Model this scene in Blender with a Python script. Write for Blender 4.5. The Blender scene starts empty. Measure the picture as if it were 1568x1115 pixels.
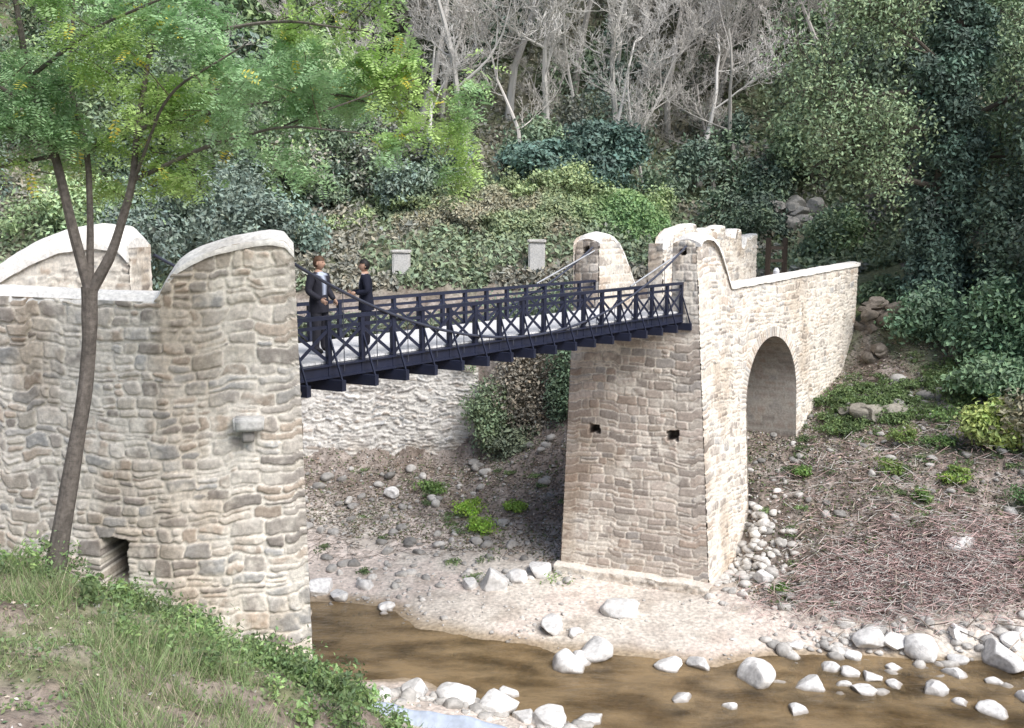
import bpy, bmesh, math, numpy as np
from mathutils import Vector
rng=np.random.default_rng(7)
C=bpy.context; S=C.scene; U=rng.uniform
# ------------------------------------------------------------ utils
def hsh(i,j,k,s=0):
    n=(i.astype(np.int64)*374761393+j.astype(np.int64)*668265263+k.astype(np.int64)*1274126177+s*982451653)&0xffffffff
    n=((n^(n>>13))*1274126177)&0xffffffff
    n=((n^(n>>16))*2246822519)&0xffffffff
    return ((n^(n>>15))&0xffffff)/float(0xffffff)
def vn(P,s=0):
    P=np.asarray(P,float); I=np.floor(P).astype(np.int64); F=P-I; F=F*F*(3-2*F); r=0
    for a in (0,1):
        for b in (0,1):
            for c in (0,1):
                w=(F[:,0] if a else 1-F[:,0])*(F[:,1] if b else 1-F[:,1])*(F[:,2] if c else 1-F[:,2])
                r=r+w*hsh(I[:,0]+a,I[:,1]+b,I[:,2]+c,s)
    return r
def fbm(P,s=0,o=4):
    r=0;a=.5;t=0;P=np.asarray(P,float)
    for i in range(o):
        r=r+a*vn(P*(2**i),s+i*17); t+=a; a*=.5
    return r/t
def n2(x,y,sc,s=0,o=3):
    x=np.asarray(x,float).ravel(); y=np.asarray(y,float).ravel()
    return fbm(np.stack([x*sc,y*sc,np.zeros_like(x)+s*3.7],1),s,o)
def sst(a,b,x):
    t=np.clip((x-a)/(b-a),0,1); return t*t*(3-2*t)
def nrm(v): return v/np.maximum(np.linalg.norm(v,axis=-1,keepdims=True),1e-9)
class MB:
    def __init__(s): s.v=[];s.f=[];s.c=[];s.n=0;s.m=[]
    def add(s,v,f,c=(.5,.5,.5),m=0):
        v=np.asarray(v,float).reshape(-1,3); f=np.asarray(f,np.int64)
        c=np.asarray(c,float)
        if c.ndim==1: c=np.tile(c,(len(v),1))
        s.v.append(v); s.f.append(f+s.n); s.c.append(c); s.n+=len(v); s.m.append(np.full(len(f),m))
    def build(s,name,mats,parent=None,smooth=False):
        v=np.concatenate(s.v); c=np.concatenate(s.c)
        me=bpy.data.meshes.new(name)
        me.vertices.add(len(v)); me.vertices.foreach_set('co',v.astype(np.float32).ravel())
        tot=np.concatenate([np.full(len(f),f.shape[1]) for f in s.f]); li=np.concatenate([f.ravel() for f in s.f])
        me.loops.add(len(li)); me.loops.foreach_set('vertex_index',li.astype(np.int32))
        me.polygons.add(len(tot)); st=np.concatenate([[0],np.cumsum(tot)[:-1]])
        me.polygons.foreach_set('loop_start',st.astype(np.int32))
        me.polygons.foreach_set('material_index',np.concatenate(s.m).astype(np.int32))
        me.polygons.foreach_set('use_smooth',np.full(len(tot),smooth))
        ca=me.color_attributes.new(name='Col',type='FLOAT_COLOR',domain='POINT')
        ca.data.foreach_set('color',np.concatenate([c,np.ones((len(c),1))],1).astype(np.float32).ravel())
        me.update(calc_edges=True)
        for m in (mats if isinstance(mats,(list,tuple)) else [mats]): me.materials.append(m)
        o=bpy.data.objects.new(name,me); S.collection.objects.link(o)
        if parent: o.parent=parent
        return o
def empty(name):
    o=bpy.data.objects.new(name,None); S.collection.objects.link(o); return o
def amat(name,rough=.85,ns=20,na=.25,bump=0,bs=40,trans=0,spec=.3,gain=1,haze=0,haze_col=(.46,.51,.49,1),bdet=3):
    m=bpy.data.materials.new(name); m.use_nodes=True; N=m.node_tree.nodes; L=m.node_tree.links
    p=N['Principled BSDF']; out=N['Material Output']
    p.inputs['Roughness'].default_value=rough; p.inputs['Specular IOR Level'].default_value=spec
    a=N.new('ShaderNodeAttribute'); a.attribute_name='Col'
    vm=N.new('ShaderNodeVectorMath'); vm.operation='SCALE'; L.new(a.outputs['Color'],vm.inputs[0]); vm.inputs['Scale'].default_value=gain
    tc=N.new('ShaderNodeTexCoord')
    if na:
        no=N.new('ShaderNodeTexNoise'); no.inputs['Scale'].default_value=ns; no.inputs['Detail'].default_value=3
        L.new(tc.outputs['Object'],no.inputs['Vector'])
        mr=N.new('ShaderNodeMapRange'); mr.inputs['From Min'].default_value=.3; mr.inputs['From Max'].default_value=.7
        mr.inputs['To Min'].default_value=gain*(1-na); mr.inputs['To Max'].default_value=gain*(1+na); L.new(no.outputs['Fac'],mr.inputs['Value']); L.new(mr.outputs[0],vm.inputs['Scale'])
    src=vm.outputs[0]
    if haze:
        mc=N.new('ShaderNodeMix'); mc.data_type='RGBA'; mc.inputs[0].default_value=haze; L.new(src,mc.inputs[6]); mc.inputs[7].default_value=haze_col; src=mc.outputs[2]  # painted haze: base colour blended towards pale grey-green
    L.new(src,p.inputs['Base Color'])
    if bump:
        nb=N.new('ShaderNodeTexNoise'); nb.inputs['Scale'].default_value=bs; nb.inputs['Detail'].default_value=bdet; nb.inputs['Roughness'].default_value=.65
        L.new(tc.outputs['Object'],nb.inputs['Vector'])
        b=N.new('ShaderNodeBump'); b.inputs['Strength'].default_value=bump; b.inputs['Distance'].default_value=.03
        L.new(nb.outputs['Fac'],b.inputs['Height']); L.new(b.outputs[0],p.inputs['Normal'])
    if trans:
        t=N.new('ShaderNodeBsdfTranslucent'); L.new(src,t.inputs['Color'])
        mx=N.new('ShaderNodeMixShader'); mx.inputs[0].default_value=trans
        L.new(p.outputs[0],mx.inputs[1]); L.new(t.outputs[0],mx.inputs[2]); L.new(mx.outputs[0],out.inputs['Surface'])
    return m
M_stone=amat('stone_masonry',.92,16,.18,.45,50,0,.2)
M_leaf=amat('leaf_foliage',.5,3,0,0,0,.35,.35,1.5,.07)  # slight air haze painted into the leaf colour
M_far=amat('distant_foliage',.7,3,0,0,0,0,.25,2.1,.18)  # distance haze is put into the base colour, no volume
M_bark=amat('tree_bark',.9,18,.3,.6,60)
M_barkf=amat('pale_bark',.9,18,0,0,60,0,.1)
M_iron=amat('painted_iron',.42,6,.15,.08,30,0,.5)
M_deck=amat('deck_boards',.8,10,.15,.2,40)
M_ground=amat('ground_soil',.95,9,.3,.9,22,0,.1,1.4)
M_rock=amat('river_rock',.8,9,.22,.5,25,0,.2)
M_cloth=amat('cloth',.85,60,.12); M_skin=amat('skin',.55,30,.06); M_hair=amat('hair',.6,90,.3)
M_twig=amat('dry_twigs',.9,10,.0,0,0,0,.1,1.2)
def leaves(c,size,col,nb=None,asp=.5,cv=.25,r=rng):
    n=len(c); size=np.broadcast_to(size,(n,))[:,None]
    nn=nrm(r.normal(size=(n,3))+(0 if nb is None else nb))
    a=nrm(np.cross(nn,r.normal(size=(n,3)))); b=np.cross(nn,a)
    fold=nn*size*.15
    v=np.stack([c-a*size,c+b*size*asp+fold,c+a*size,c-b*size*asp+fold],1).reshape(-1,3)
    f=np.arange(4*n).reshape(n,4)
    col=np.asarray(col,float); col=np.tile(col,(n,1)) if col.ndim==1 else col
    k=1+cv*r.uniform(-1,1,(n,1)); hue=r.normal(0,.06,(n,1))
    col=col*k*np.concatenate([1+hue,np.ones((n,1)),1-hue],1)
    return v,f,np.repeat(np.clip(col,0.003,1),4,axis=0)
def tubes(P0,P1,R0,R1,n=4):
    P0=np.asarray(P0,float);P1=np.asarray(P1,float);N=len(P0)
    ax=nrm(P1-P0); ref=np.where(np.abs(ax[:,2:3])>.9,np.array([[1.,0,0]]),np.array([[0,0,1.]]))
    a=nrm(np.cross(ax,ref)); b=np.cross(ax,a)
    t=np.arange(n)*2*math.pi/n
    ring=a[:,None,:]*np.cos(t)[None,:,None]+b[:,None,:]*np.sin(t)[None,:,None]
    R0=np.broadcast_to(R0,(N,));R1=np.broadcast_to(R1,(N,))
    v=np.stack([P0[:,None]+ring*R0[:,None,None],P1[:,None]+ring*R1[:,None,None]],1).reshape(-1,3)
    base=(np.arange(N)*2*n)[:,None]; i=np.arange(n)[None,:]; j=(i+1)%n
    f=np.stack([base+i,base+j,base+n+j,base+n+i],2).reshape(-1,4)
    return v,f
def box(mb,p0,p1,w,h,col,m=0,up=(0,0,1)):
    p0=np.array(p0,float);p1=np.array(p1,float); ax=nrm(p1-p0); up=np.array(up,float)
    if abs(ax@up)>.95: up=np.array([.626,.78,0])
    s=nrm(np.cross(ax,up)); u=np.cross(s,ax)
    v=[p+s*a*w/2+u*b*h/2 for p in (p0,p1) for a,b in ((-1,-1),(1,-1),(1,1),(-1,1))]
    mb.add(v,[[0,1,2,3],[7,6,5,4],[0,4,5,1],[1,5,6,2],[2,6,7,3],[3,7,4,0]],col,m)
# ------------------------------------------------------------ terrain
CP=[
(-12,16.6,5.5),(-9,16.3,4.85),(-7.2,16.1,4.0),(-5.4,15.8,3.3),(-3.6,15.8,2.9),(-6.25,13,6.1),(-10,13,6.4),(-5,10,6.5),(-5,8,6.6),(-8,9,7.0),
(-2.6,14,3.9),(-1.65,12,4.45),(-.5,12,3.0),(-3,10,5.6),(0,14,1.8),(.5,17,.7),(-2.3,17,1.4),(-1.5,20.5,.4),(-3.4,19.5,.8),(-5,21,.5),(-9,22,.8),(-2.3,22.3,.05),(1.3,20.2,.03),(3,18.5,.1),
(3,12,1.2),(8,12,.5),(8,15.5,.05),(2,8,3.6),(-6,4,7.6),(-12,8,7.5),(0,3,7.8),(0,0,9.0),(8,0,8),(-10,0,9.3),(15,8,3),(20,0,7),(18,13,.8),(0,-10,9.5),(-20,0,10),
(-16,28,-.5),(-8,26.2,-.45),(-4.5,24.8,-.45),(0,22.4,-.4),(4,20.9,-.5),(8,19.8,-.5),(12,19.5,-.5),(25,17,-.5),(40,16,-.5),(-30,30,-.5),
(-5.9,27.6,.02),(-2.6,25.7,.02),(1.26,23.9,.0),(5.06,23.3,.02),(7.8,24.2,.05),(12.3,23.7,.0),(18,23.4,.2),(9,22.2,-.35),(10.5,22.4,-.32),(12.5,21.8,-.35),(15,22,-.3),
(0,26,.2),(3,25.5,.22),(1,28,.38),(5.5,26.3,.4),(-3,29,.3),(-8,31,.5),(-1,30.5,.5),
(1.5,28.8,.45),(5.7,27,.5),(9.8,24.9,.4),(13.4,24.9,.6),(11.6,27.5,2.9),(14.6,30,4.3),(10.86,31,3.8),(7.9,27.5,1.3),(18,27,3.6),
(5.95,28.4,.5),(6.6,29.1,.75),(7.1,29.5,1.5),(7.7,29.8,2.7),(8.3,31.0,3.2),(9.6,32.8,3.7),(10.8,34.3,4.6),(12.5,36.4,5.6),(13.3,37.3,7.2),
(5.5,33.5,3.3),(8.3,32.5,3.4),(6.7,31.5,3.2),(12.96,34,5.0),(16,34,5.8),(14.2,38.4,7.7),(16,37,7.8),(20,36,9),(22,28,5.5),(30,26,7),(30,35,14),(17,31,5.2),
(12,42,8.8),(14,46,9.8),(8,40,8.4),(4,35,4),(2,32,1.0),(-2.9,31.5,.6),(-3,34.0,1.1),(1,34,2),(2,37,4.3),(0,37.4,3.2),(0,41,8.3),(4,40.5,8.3),(-6,41.5,8.3),(-14,42,8.5),
(-20,44,10),(-10,48,11.5),(0,50,13),(10,50,12),(20,46,13),(-20,60,21),(0,65,23),(20,62,24),(-25,80,34),(0,85,37),(25,80,38),(0,110,55),(50,60,32),(-50,60,30),(-45,30,15),(-30,40,12),(50,25,14),(60,110,60),(-60,110,60),
(-16,19,8.3),(-22,17,8.9),(-30,20,12),(-35,5,12),(0,160,75),(120,60,60),(-120,60,60),(-120,-60,30),(120,-60,20),(0,-80,15),(120,160,90),(-120,160,90)]
for xw in (-15,-12.5,-10,-8,-6.2,-4.6,-3.2,-2.2): CP+=[(xw,36.6,1.6),(xw,37.5,2.0),(xw,38.6,5.6)]
CP=np.array(CP,float)
D=np.linalg.norm(CP[:,None,:2]-CP[None,:,:2],axis=2)
n=len(CP); A=np.zeros((n+3,n+3)); A[:n,:n]=D; A[:n,n]=1; A[:n,n+1:]=CP[:,:2]; A[n,:n]=1; A[n+1:,:n]=CP[:,:2].T
W=np.linalg.solve(A,np.concatenate([CP[:,2],[0,0,0]]))
def T(x,y,detail=True):
    x=np.asarray(x,float).ravel();y=np.asarray(y,float).ravel(); r=np.zeros(len(x))
    for i in range(0,len(x),20000):
        a=x[i:i+20000];b=y[i:i+20000]
        d=np.sqrt((a[:,None]-CP[None,:,0])**2+(b[:,None]-CP[None,:,1])**2)
        r[i:i+20000]=d@W[:n]+W[n]+W[n+1]*a+W[n+2]*b
    if detail:
        k=sst(.1,1.5,r)*.8+.10
        r=r+k*(n2(x,y,1.1,3,4)-.5)*.6+k*(n2(x,y,4.5,9,3)-.5)*.26
    return r
def axis(segs): return np.concatenate([np.arange(a,b,s) for a,b,s in segs])
xs=axis([(-150,-50,10),(-50,-14,1.2),(-14,20,.1),(20,50,1.2),(50,151,10)])
ys=axis([(-90,0,8),(0,6,.6),(6,44,.1),(44,100,1.2),(100,191,10)])
X,Y=np.meshgrid(xs,ys); nx,ny=len(xs),len(ys)
Z=T(X,Y); x=X.ravel();y=Y.ravel()
col=np.tile(np.array([.19,.16,.14]),(len(x),1))
def mixc(mask,c):
    global col
    mask=mask[:,None]; col=col*(1-mask)+np.array(c)*mask
nA=n2(x,y,.6,21,4); nB=n2(x,y,2.5,33,4)
mixc(sst(.42,.62,nB)*.6,(.30,.265,.24))
mixc(sst(.5,.7,n2(x,y,6,55,2))*.6,(.09,.07,.055)); mixc(sst(.48,.62,n2(x,y,1.3,57,3))*.5,(.11,.085,.068))
low=(1-sst(.45,1.1,Z+ (nB-.5)*.6))*(y>16)
mixc(low*.9,(.47,.43,.38)); mixc(low*sst(.46,.6,nA)*.8,(.49,.42,.375))
mixc(low*sst(.5,.66,nB)*.5,(.31,.27,.235)); mixc(low*sst(.56,.66,n2(x,y,1.1,58,3))*.4,(.24,.20,.16))
wet=(1-sst(.01,.10,Z))*(y>14); mixc(wet*.8,(.22,.165,.10)); mixc((Z<-.12)*.6,(.17,.12,.065)); mixc((Z<-.02)*(y>14)*sst(.5,.6,nB)*.6,(.06,.045,.028))
nearb=((x<1)&(y<18)&(Z>1.5)).astype(float)
mixc(nearb*.5,(.17,.135,.11)); mixc(nearb*sst(.45,.6,nA)*.6,(.10,.13,.05)); mixc(nearb*sst(.5,.62,nB)*.6,(.25,.21,.18))
hill=sst(40,44,y+ (nB-.5)*2)*(Z>7.5); mixc(hill*.85,(.13,.13,.09)); mixc(hill*sst(.45,.6,nA)*.7,(.08,.11,.05))
rb=((x>7)&(y<42)).astype(float)*sst(1.5,3.5,Z); mixc(rb*sst(.48,.62,nA)*.65,(.11,.14,.07))
rd=((x>7)&(x<16)&(y>38)&(y<44)).astype(float); mixc(rd*.6,(.14,.17,.07))
g=MB(); idx=np.arange(nx*ny).reshape(ny,nx)
F=np.stack([idx[:-1,:-1],idx[:-1,1:],idx[1:,1:],idx[1:,:-1]],2).reshape(-1,4)
g.add(np.stack([x,y,Z],1),F,col); g.build('ground',M_ground,smooth=True)
# water
m=bpy.data.materials.new('river_water'); m.use_nodes=True; N=m.node_tree.nodes; L=m.node_tree.links; p=N['Principled BSDF']
p.inputs['Roughness'].default_value=.07; p.inputs['IOR'].default_value=1.45
tc=N.new('ShaderNodeTexCoord'); mp=N.new('ShaderNodeMapping'); mp.inputs['Scale'].default_value=(1,2.0,1); mp.inputs['Rotation'].default_value=(0,0,.35); no=N.new('ShaderNodeTexNoise'); no.inputs['Scale'].default_value=3.2; no.inputs['Detail'].default_value=5
L.new(tc.outputs['Object'],mp.inputs['Vector']); L.new(mp.outputs[0],no.inputs['Vector'])
b=N.new('ShaderNodeBump'); b.inputs['Strength'].default_value=.55; b.inputs['Distance'].default_value=.06; L.new(no.outputs['Fac'],b.inputs['Height']); L.new(b.outputs[0],p.inputs['Normal'])
n_=N.new('ShaderNodeTexNoise'); n_.inputs['Scale'].default_value=.6; n_.inputs['Detail'].default_value=6; L.new(mp.outputs[0],n_.inputs['Vector'])
cr=N.new('ShaderNodeValToRGB'); cr.color_ramp.elements[0].position=.38; cr.color_ramp.elements[0].color=(.10,.075,.045,1); cr.color_ramp.elements[1].position=.60; cr.color_ramp.elements[1].color=(.36,.265,.155,1); L.new(n_.outputs['Fac'],cr.inputs[0]); L.new(cr.outputs[0],p.inputs['Base Color'])
tr=N.new('ShaderNodeBsdfTransparent'); tr.inputs['Color'].default_value=(.88,.78,.58,1); mx=N.new('ShaderNodeMixShader'); mx.inputs[0].default_value=.58
L.new(tr.outputs[0],mx.inputs[1]); L.new(p.outputs[0],mx.inputs[2]); L.new(mx.outputs[0],N['Material Output'].inputs['Surface'])
w=MB(); w.add([(-45,13,0),(60,13,0),(60,33,0),(-45,33,0)],[[0,1,2,3]]); w.build('river_water',m)
# ------------------------------------------------------------ masonry patterns
PAL=np.array([(.57,.50,.425),(.49,.44,.39),(.61,.55,.47),(.42,.375,.335),(.52,.43,.35),(.46,.445,.425),(.65,.59,.52),(.36,.32,.285),(.56,.47,.39),(.68,.62,.55),(.50,.47,.435)])
PALP=np.array([(.51,.43,.37),(.45,.385,.335),(.58,.50,.425),(.48,.39,.325),(.40,.35,.31),(.56,.49,.43),(.52,.445,.39),(.45,.415,.385),(.60,.54,.475)])
MORT=np.array([.82,.76,.67])
def pick(pal,h,h2): return pal[(h*len(pal)*.9999).astype(int)]*(0.80+.36*h2)[:,None]
def finish(u,v,d,h1,h2,h3,pal,mort,jn,R,seed,smear):
    ms=n2(u,v,11,seed+6,3); sm=n2(u,v,1.1,seed+5,4)
    d=d+(ms-.5)*.034
    h=sst(jn*.5,R,d)
    k=sst(jn*.6,jn*1.5,d)
    cover=sst(.56-smear,.76-smear,sm+.3*(ms-.5)+.14*(h2-.5))*sst(.3,.6,n2(u,v,6,seed+7,3))
    k=k*(1-.85*cover)
    st=pick(pal,h1,h2)*(0.78+.44*n2(u,v,14,seed+8,3))[:,None]
    mc=mort*(0.80+.34*n2(u,v,4,seed+9,4))[:,None]
    col=st*k[:,None]+mc*(1-k[:,None])
    dirt=sst(.56,.75,n2(u,v*.6,.8,seed+14,4))[:,None]*.32; col=col*(1-dirt*np.array([.65,.8,.95]))
    hh=h*(.35+.75*h3)*(1-.5*cover)+.6*(n2(u,v,5,seed+10,4)-.5)*h
    return hh,col
def rowdist(wu,wv,e,L,q,sw,seed,qa0=.38,qd=.32):
    r2=np.random.default_rng(seed+1)
    row=np.clip(np.searchsorted(e,wv)-1,0,len(e)-2); dv=np.minimum(wv-e[row],e[row+1]-wv)
    du=np.zeros_like(wu); K=np.zeros(len(wu),np.int64)
    for k in range(len(e)-1):
        qa=qa0+qd*(k%2); qb=qa0+qd*((k+1)%2); us=[-1.]
        us.append(qa if q[0] else 0.)
        while us[-1]<L-(qb if q[1] else 0)-.3: us.append(us[-1]+r2.uniform(*sw))
        if q[1]: us[-1]=L-qb
        us.append(L+1.); us=np.array(us)
        mk=row==k
        if not mk.any(): continue
        c=np.clip(np.searchsorted(us,wu[mk])-1,0,len(us)-2); K[mk]=c
        du[mk]=np.minimum(wu[mk]-us[c],us[c+1]-wu[mk])
    return row,K,du,dv
def coursed(seed,rh=(.15,.32),sw=(.22,.62),pal=PALP,mort=MORT,smear=0,warp=.05,q=(True,True),H=16,split=.0,jn=.013,R=.03,slant=0,Rr=.05):
    r=np.random.default_rng(seed); e=[-1.0]
    while e[-1]<H: e.append(e[-1]+r.uniform(*rh))
    e=np.array(e)
    def f(u,v,L):
        u=u.ravel();v=v.ravel()
        wu=u+warp*1.3*(n2(u,v,3,seed,3)-.5)+warp*.35*(n2(u,v,9,seed+3,2)-.5); wv=v+warp*2.0*(n2(u,v,.8,seed+1,2)-.5)+warp*1.2*(n2(u,v,2.6,seed+4,2)-.5)
        if slant:
            # every stone gets its own bed height and leaning joints
            row0=np.clip(np.searchsorted(e,wv)-1,0,len(e)-2); z0=row0*0
            cell=np.floor(wu/.37+hsh(row0,z0,z0,seed+50)*7).astype(np.int64)
            wu=wu+(hsh(row0,cell,z0,seed+51)-.5)*slant*(wv-(e[row0]+e[row0+1])*.5)
            sm_=wu/.55; ci=np.floor(sm_); fr=sst(.35,.65,sm_-ci); ci=ci.astype(np.int64); z1=ci*0
            wv=wv+.14*((hsh(ci,z1,z1,seed+52)-.5)*(1-fr)+(hsh(ci+1,z1,z1,seed+52)-.5)*fr)
        row,K,du,dv=rowdist(wu,wv,e,L,q,sw,seed)
        z=K*0
        if split:
            sp=hsh(row,K,z,seed+21)<split; fr=.35+.3*hsh(row,K,z,seed+22); y_=e[row]+(e[row+1]-e[row])*fr+(.10*(hsh(row,K,z,seed+24)-.5))*np.sin(wu*5+K)
            ds=np.abs(wv-y_); lowr=wv<y_; dv=np.where(sp,np.minimum(dv,ds),dv); K=np.where(sp&lowr,K+5000,K)
        d=Rr-np.hypot(np.maximum(Rr-du,0),np.maximum(Rr-dv,0)); z=K*0
        return finish(u,v,d,hsh(row,K,z,seed+11),hsh(row,K,z,seed+12),hsh(row,K,z,seed+13),pal,mort,jn,R,seed,smear)
    return f
def rub(seed,**k):
    a=dict(rh=(.13,.33),sw=(.15,.55),pal=PAL,smear=.13,warp=.11,q=(False,False),split=.42,jn=.016,R=.032,slant=.5,Rr=.07); a.update(k); return coursed(seed,**a)
def strip(mb,path,zb,zt,pat,res,amp=.05,d0=(0,0),d1=(0,0),zref=8.5,carve=(),arch=None,flip=False,u0=0,ring=None,gain=1):
    path=np.array(path,float); sl=np.linalg.norm(np.diff(path,axis=0),axis=1); cu=np.concatenate([[0],np.cumsum(sl)]); Lh=cu[-1]
    us=np.linspace(0,Lh,max(2,int(Lh/res)+1)); px=np.interp(us,cu,path[:,0]); py=np.interp(us,cu,path[:,1])
    tx=np.gradient(px,us);ty=np.gradient(py,us); k=max(1,int(.5/res)); ker=np.ones(2*k+1)/(2*k+1)
    if len(path)>2: tx=np.convolve(np.pad(tx,k,'edge'),ker,'valid');ty=np.convolve(np.pad(ty,k,'edge'),ker,'valid')
    l=np.hypot(tx,ty); nxx=ty/l; nyy=-tx/l
    if flip: nxx,nyy=-nxx,-nyy
    zbv=zb(us) if callable(zb) else np.full(len(us),float(zb)); ztv=zt(us) if callable(zt) else np.full(len(us),float(zt))
    nv=max(2,int((ztv.max()-zbv.min())/res)+1); s=np.linspace(0,1,nv)
    Zg=zbv[None,:]+(ztv-zbv)[None,:]*s[:,None]; Uu=np.broadcast_to(us[None,:],Zg.shape)
    h,col=pat((Uu+u0).ravel(),Zg.ravel(),Lh+u0); h=h.reshape(Zg.shape); disp=amp*h
    col=col*gain
    if ring:
        uc,zs,R,wd=ring; rr=np.hypot(Uu-uc,Zg-zs); th=np.arctan2(Zg-zs,Uu-uc); inr=((rr<R+wd)&(Zg>zs-.05))
        cell=np.floor(th*R/.13).astype(np.int64); fr=th*R/.13-cell; dd=np.minimum(np.minimum(fr,1-fr)*.13,R+wd-rr)
        hh=sst(.006,.03,dd); cc=pick(PAL,hsh(cell.ravel(),cell.ravel(),cell.ravel(),5),hsh(cell.ravel(),cell.ravel(),cell.ravel(),6))*hh.ravel()[:,None]+MORT*(1-hh.ravel()[:,None])
        disp=np.where(inr,amp*.9*hh,disp); col=np.where(inr.ravel()[:,None],cc*gain,col)
    for (a,b,c,d,dep) in carve:
        w=.06*(n2(Uu,Zg,5,3,3).reshape(Uu.shape)-.5)*2
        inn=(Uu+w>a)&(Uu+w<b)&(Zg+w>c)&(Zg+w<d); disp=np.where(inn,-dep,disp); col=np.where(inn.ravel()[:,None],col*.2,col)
    Pu=Uu.copy();Pz=Zg.copy(); kill=np.zeros(Uu.shape,bool)
    if arch:
        uc,zs,R=arch
        up=Zg>zs; rr=np.hypot(Uu-uc,Zg-zs); kill=np.where(up,rr<R,np.abs(Uu-uc)<R)
        sc=np.where(up&kill,R/np.maximum(rr,1e-3),1); Pu=np.where(kill&up,uc+(Uu-uc)*sc,Pu); Pz=np.where(kill&up,zs+(Zg-zs)*sc,Pz)
        Pu=np.where(kill&~up,uc+np.sign(Uu-uc+1e-6)*R,Pu)
    f=(Pu/Lh)[...,None]; dr=(np.array(d0)*(1-f)+np.array(d1)*f)*(zref-Pz)[...,None]
    bx=np.interp(Pu,us,px)+dr[...,0]+nxx[None,:]*disp; by=np.interp(Pu,us,py)+dr[...,1]+nyy[None,:]*disp
    V=np.stack([bx,by,Pz],2).reshape(-1,3); id=np.arange(Uu.size).reshape(Uu.shape)
    F=np.stack([id[:-1,:-1],id[:-1,1:],id[1:,1:],id[1:,:-1]],2).reshape(-1,4)
    kk=kill.ravel()[F].all(axis=1); F=F[~kk]
    if flip: F=F[:,::-1]
    mb.add(V,F,col)
def coping(mb,path,zt,thick,res=.05,crown=.12,col=(.85,.82,.77),side=1,oh=.05,lip=.1,drift=(0,0),zref=8.5,nz=.04,dirtk=.3):
    path=np.array(path,float); sl=np.linalg.norm(np.diff(path,axis=0),axis=1); cu=np.concatenate([[0],np.cumsum(sl)]); Lh=cu[-1]
    us=np.linspace(0,Lh,max(2,int(Lh/res)+1)); px=np.interp(us,cu,path[:,0]); py=np.interp(us,cu,path[:,1]); tx=np.gradient(px,us);ty=np.gradient(py,us)
    k=max(1,int(.4/res)); ker=np.ones(2*k+1)/(2*k+1)
    if len(path)>2: tx=np.convolve(np.pad(tx,k,'edge'),ker,'valid');ty=np.convolve(np.pad(ty,k,'edge'),ker,'valid')
    l=np.hypot(tx,ty); ix=-ty/l*side; iy=tx/l*side; z=zt(us); th=thick(us) if callable(thick) else np.full(len(us),float(thick))
    rows=[(-1,-lip),(-1,-.01)]+[(w,crown*math.sin(math.pi*w)**.7) for w in np.linspace(0,1,11)]+[(2,-.01),(2,-lip)]
    V=[]
    ohv=oh*(.6+.8*n2(us,us*0,2.5,31,2))
    for w,dz in rows:
        off=-ohv if w==-1 else (th+ohv if w==2 else w*th)
        V.append(np.stack([px+ix*off+drift[0]*(zref-z),py+iy*off+drift[1]*(zref-z),z+dz],1))
    V=np.array(V); sh=V.shape[:2]; V=V.reshape(-1,3); V[:,2]+=nz*(n2(V[:,0]*1.0,V[:,1]+V[:,2],3,12,3)-.5)*1.5
    c=np.array(col)*(0.82+.34*n2(V[:,0]+V[:,2],V[:,1],3.5,15,4))[:,None]
    dirt=sst(.55,.72,n2(V[:,0],V[:,1]+V[:,2],1.8,19,4))[:,None]*dirtk; c=c*(1-dirt)+np.array([.42,.36,.30])*dirt
    id=np.arange(sh[0]*sh[1]).reshape(sh); F=np.stack([id[:-1,:-1],id[:-1,1:],id[1:,1:],id[1:,:-1]],2).reshape(-1,4)
    if side<0: F=F[:,::-1]
    mb.add(V,F,c)
    mb.add(V[id[:,0]],[list(range(sh[0]))],c[id[:,0]]); mb.add(V[id[:,-1]],[list(range(sh[0]))],c[id[:,-1]])
# ------------------------------------------------------------ near abutment
mm=np.array([.9056,-.4241])
ab=MB()
pth=[(-15.5,17.4),(-11,16.8),(-5.8,16.2),(-3.68,16.7)]
pa=np.array(pth); cu=np.concatenate([[0],np.cumsum(np.linalg.norm(np.diff(pa,axis=0),axis=1))]); uB=cu[2]; uE=cu[3]
ku=[0,cu[1],uB-.12,uB-.02,uB+.14,uB+.3,uB+.5,uB+.8,uB+1.15,uB+1.8,uE-.14,uE]; kz=[9.95,9.86,9.70,9.80,10.08,10.26,10.38,10.52,10.63,10.73,10.69,10.5]
ztA=lambda u:np.interp(u,ku,kz)
holeu=lambda X:np.interp(X,pa[:,0],cu)
strip(ab,pth,1.5,ztA,rub(100,q=(False,True),smear=.15),.021,.042,(0,-.05),(.028,-.06),zref=10.5,carve=[(holeu(-7.05),holeu(-6.6),4.85,5.7,.8)])
coping(ab,pth,ztA,lambda u:np.interp(u,[0,uB-.6,uB+.2,uE],[.55,.55,1.0,.9]),crown=.15)
e=np.array(pth[-1]); bk=e-mm*3.9
strip(ab,[e,e-mm*.85],8.4,10.5,rub(120),.05,.04)
strip(ab,[e,bk],1.5,8.4,rub(121),.06,.04,(.028,-.06),(0,0),zref=10.5)
inn=[(-15.5,17.9),(-11,17.3),(-5.9,16.8),(-4.3,17.35)]
strip(ab,inn,8.4,lambda u:np.interp(u,[0,9.5,10.4,11.4],[9.9,9.7,10.3,10.6]),rub(122),.06,.04,flip=True)
bp=[(-16,20.8),(-10.6,19.8),(-7.6,19.6)]
b2=np.array(bp); cb=np.concatenate([[0],np.cumsum(np.linalg.norm(np.diff(b2,axis=0),axis=1))])
ztB=lambda u:np.interp(u,[0,cb[1]-.6,cb[1]+.1,cb[1]+.5,cb[1]+1,cb[1]+1.6,cb[1]+2.3,cb[1]+2.8,cb[2]],[9.8,9.85,9.98,10.22,10.5,10.72,10.82,10.78,10.55])
strip(ab,bp,8.3,ztB,rub(130),.04,.05)
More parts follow.
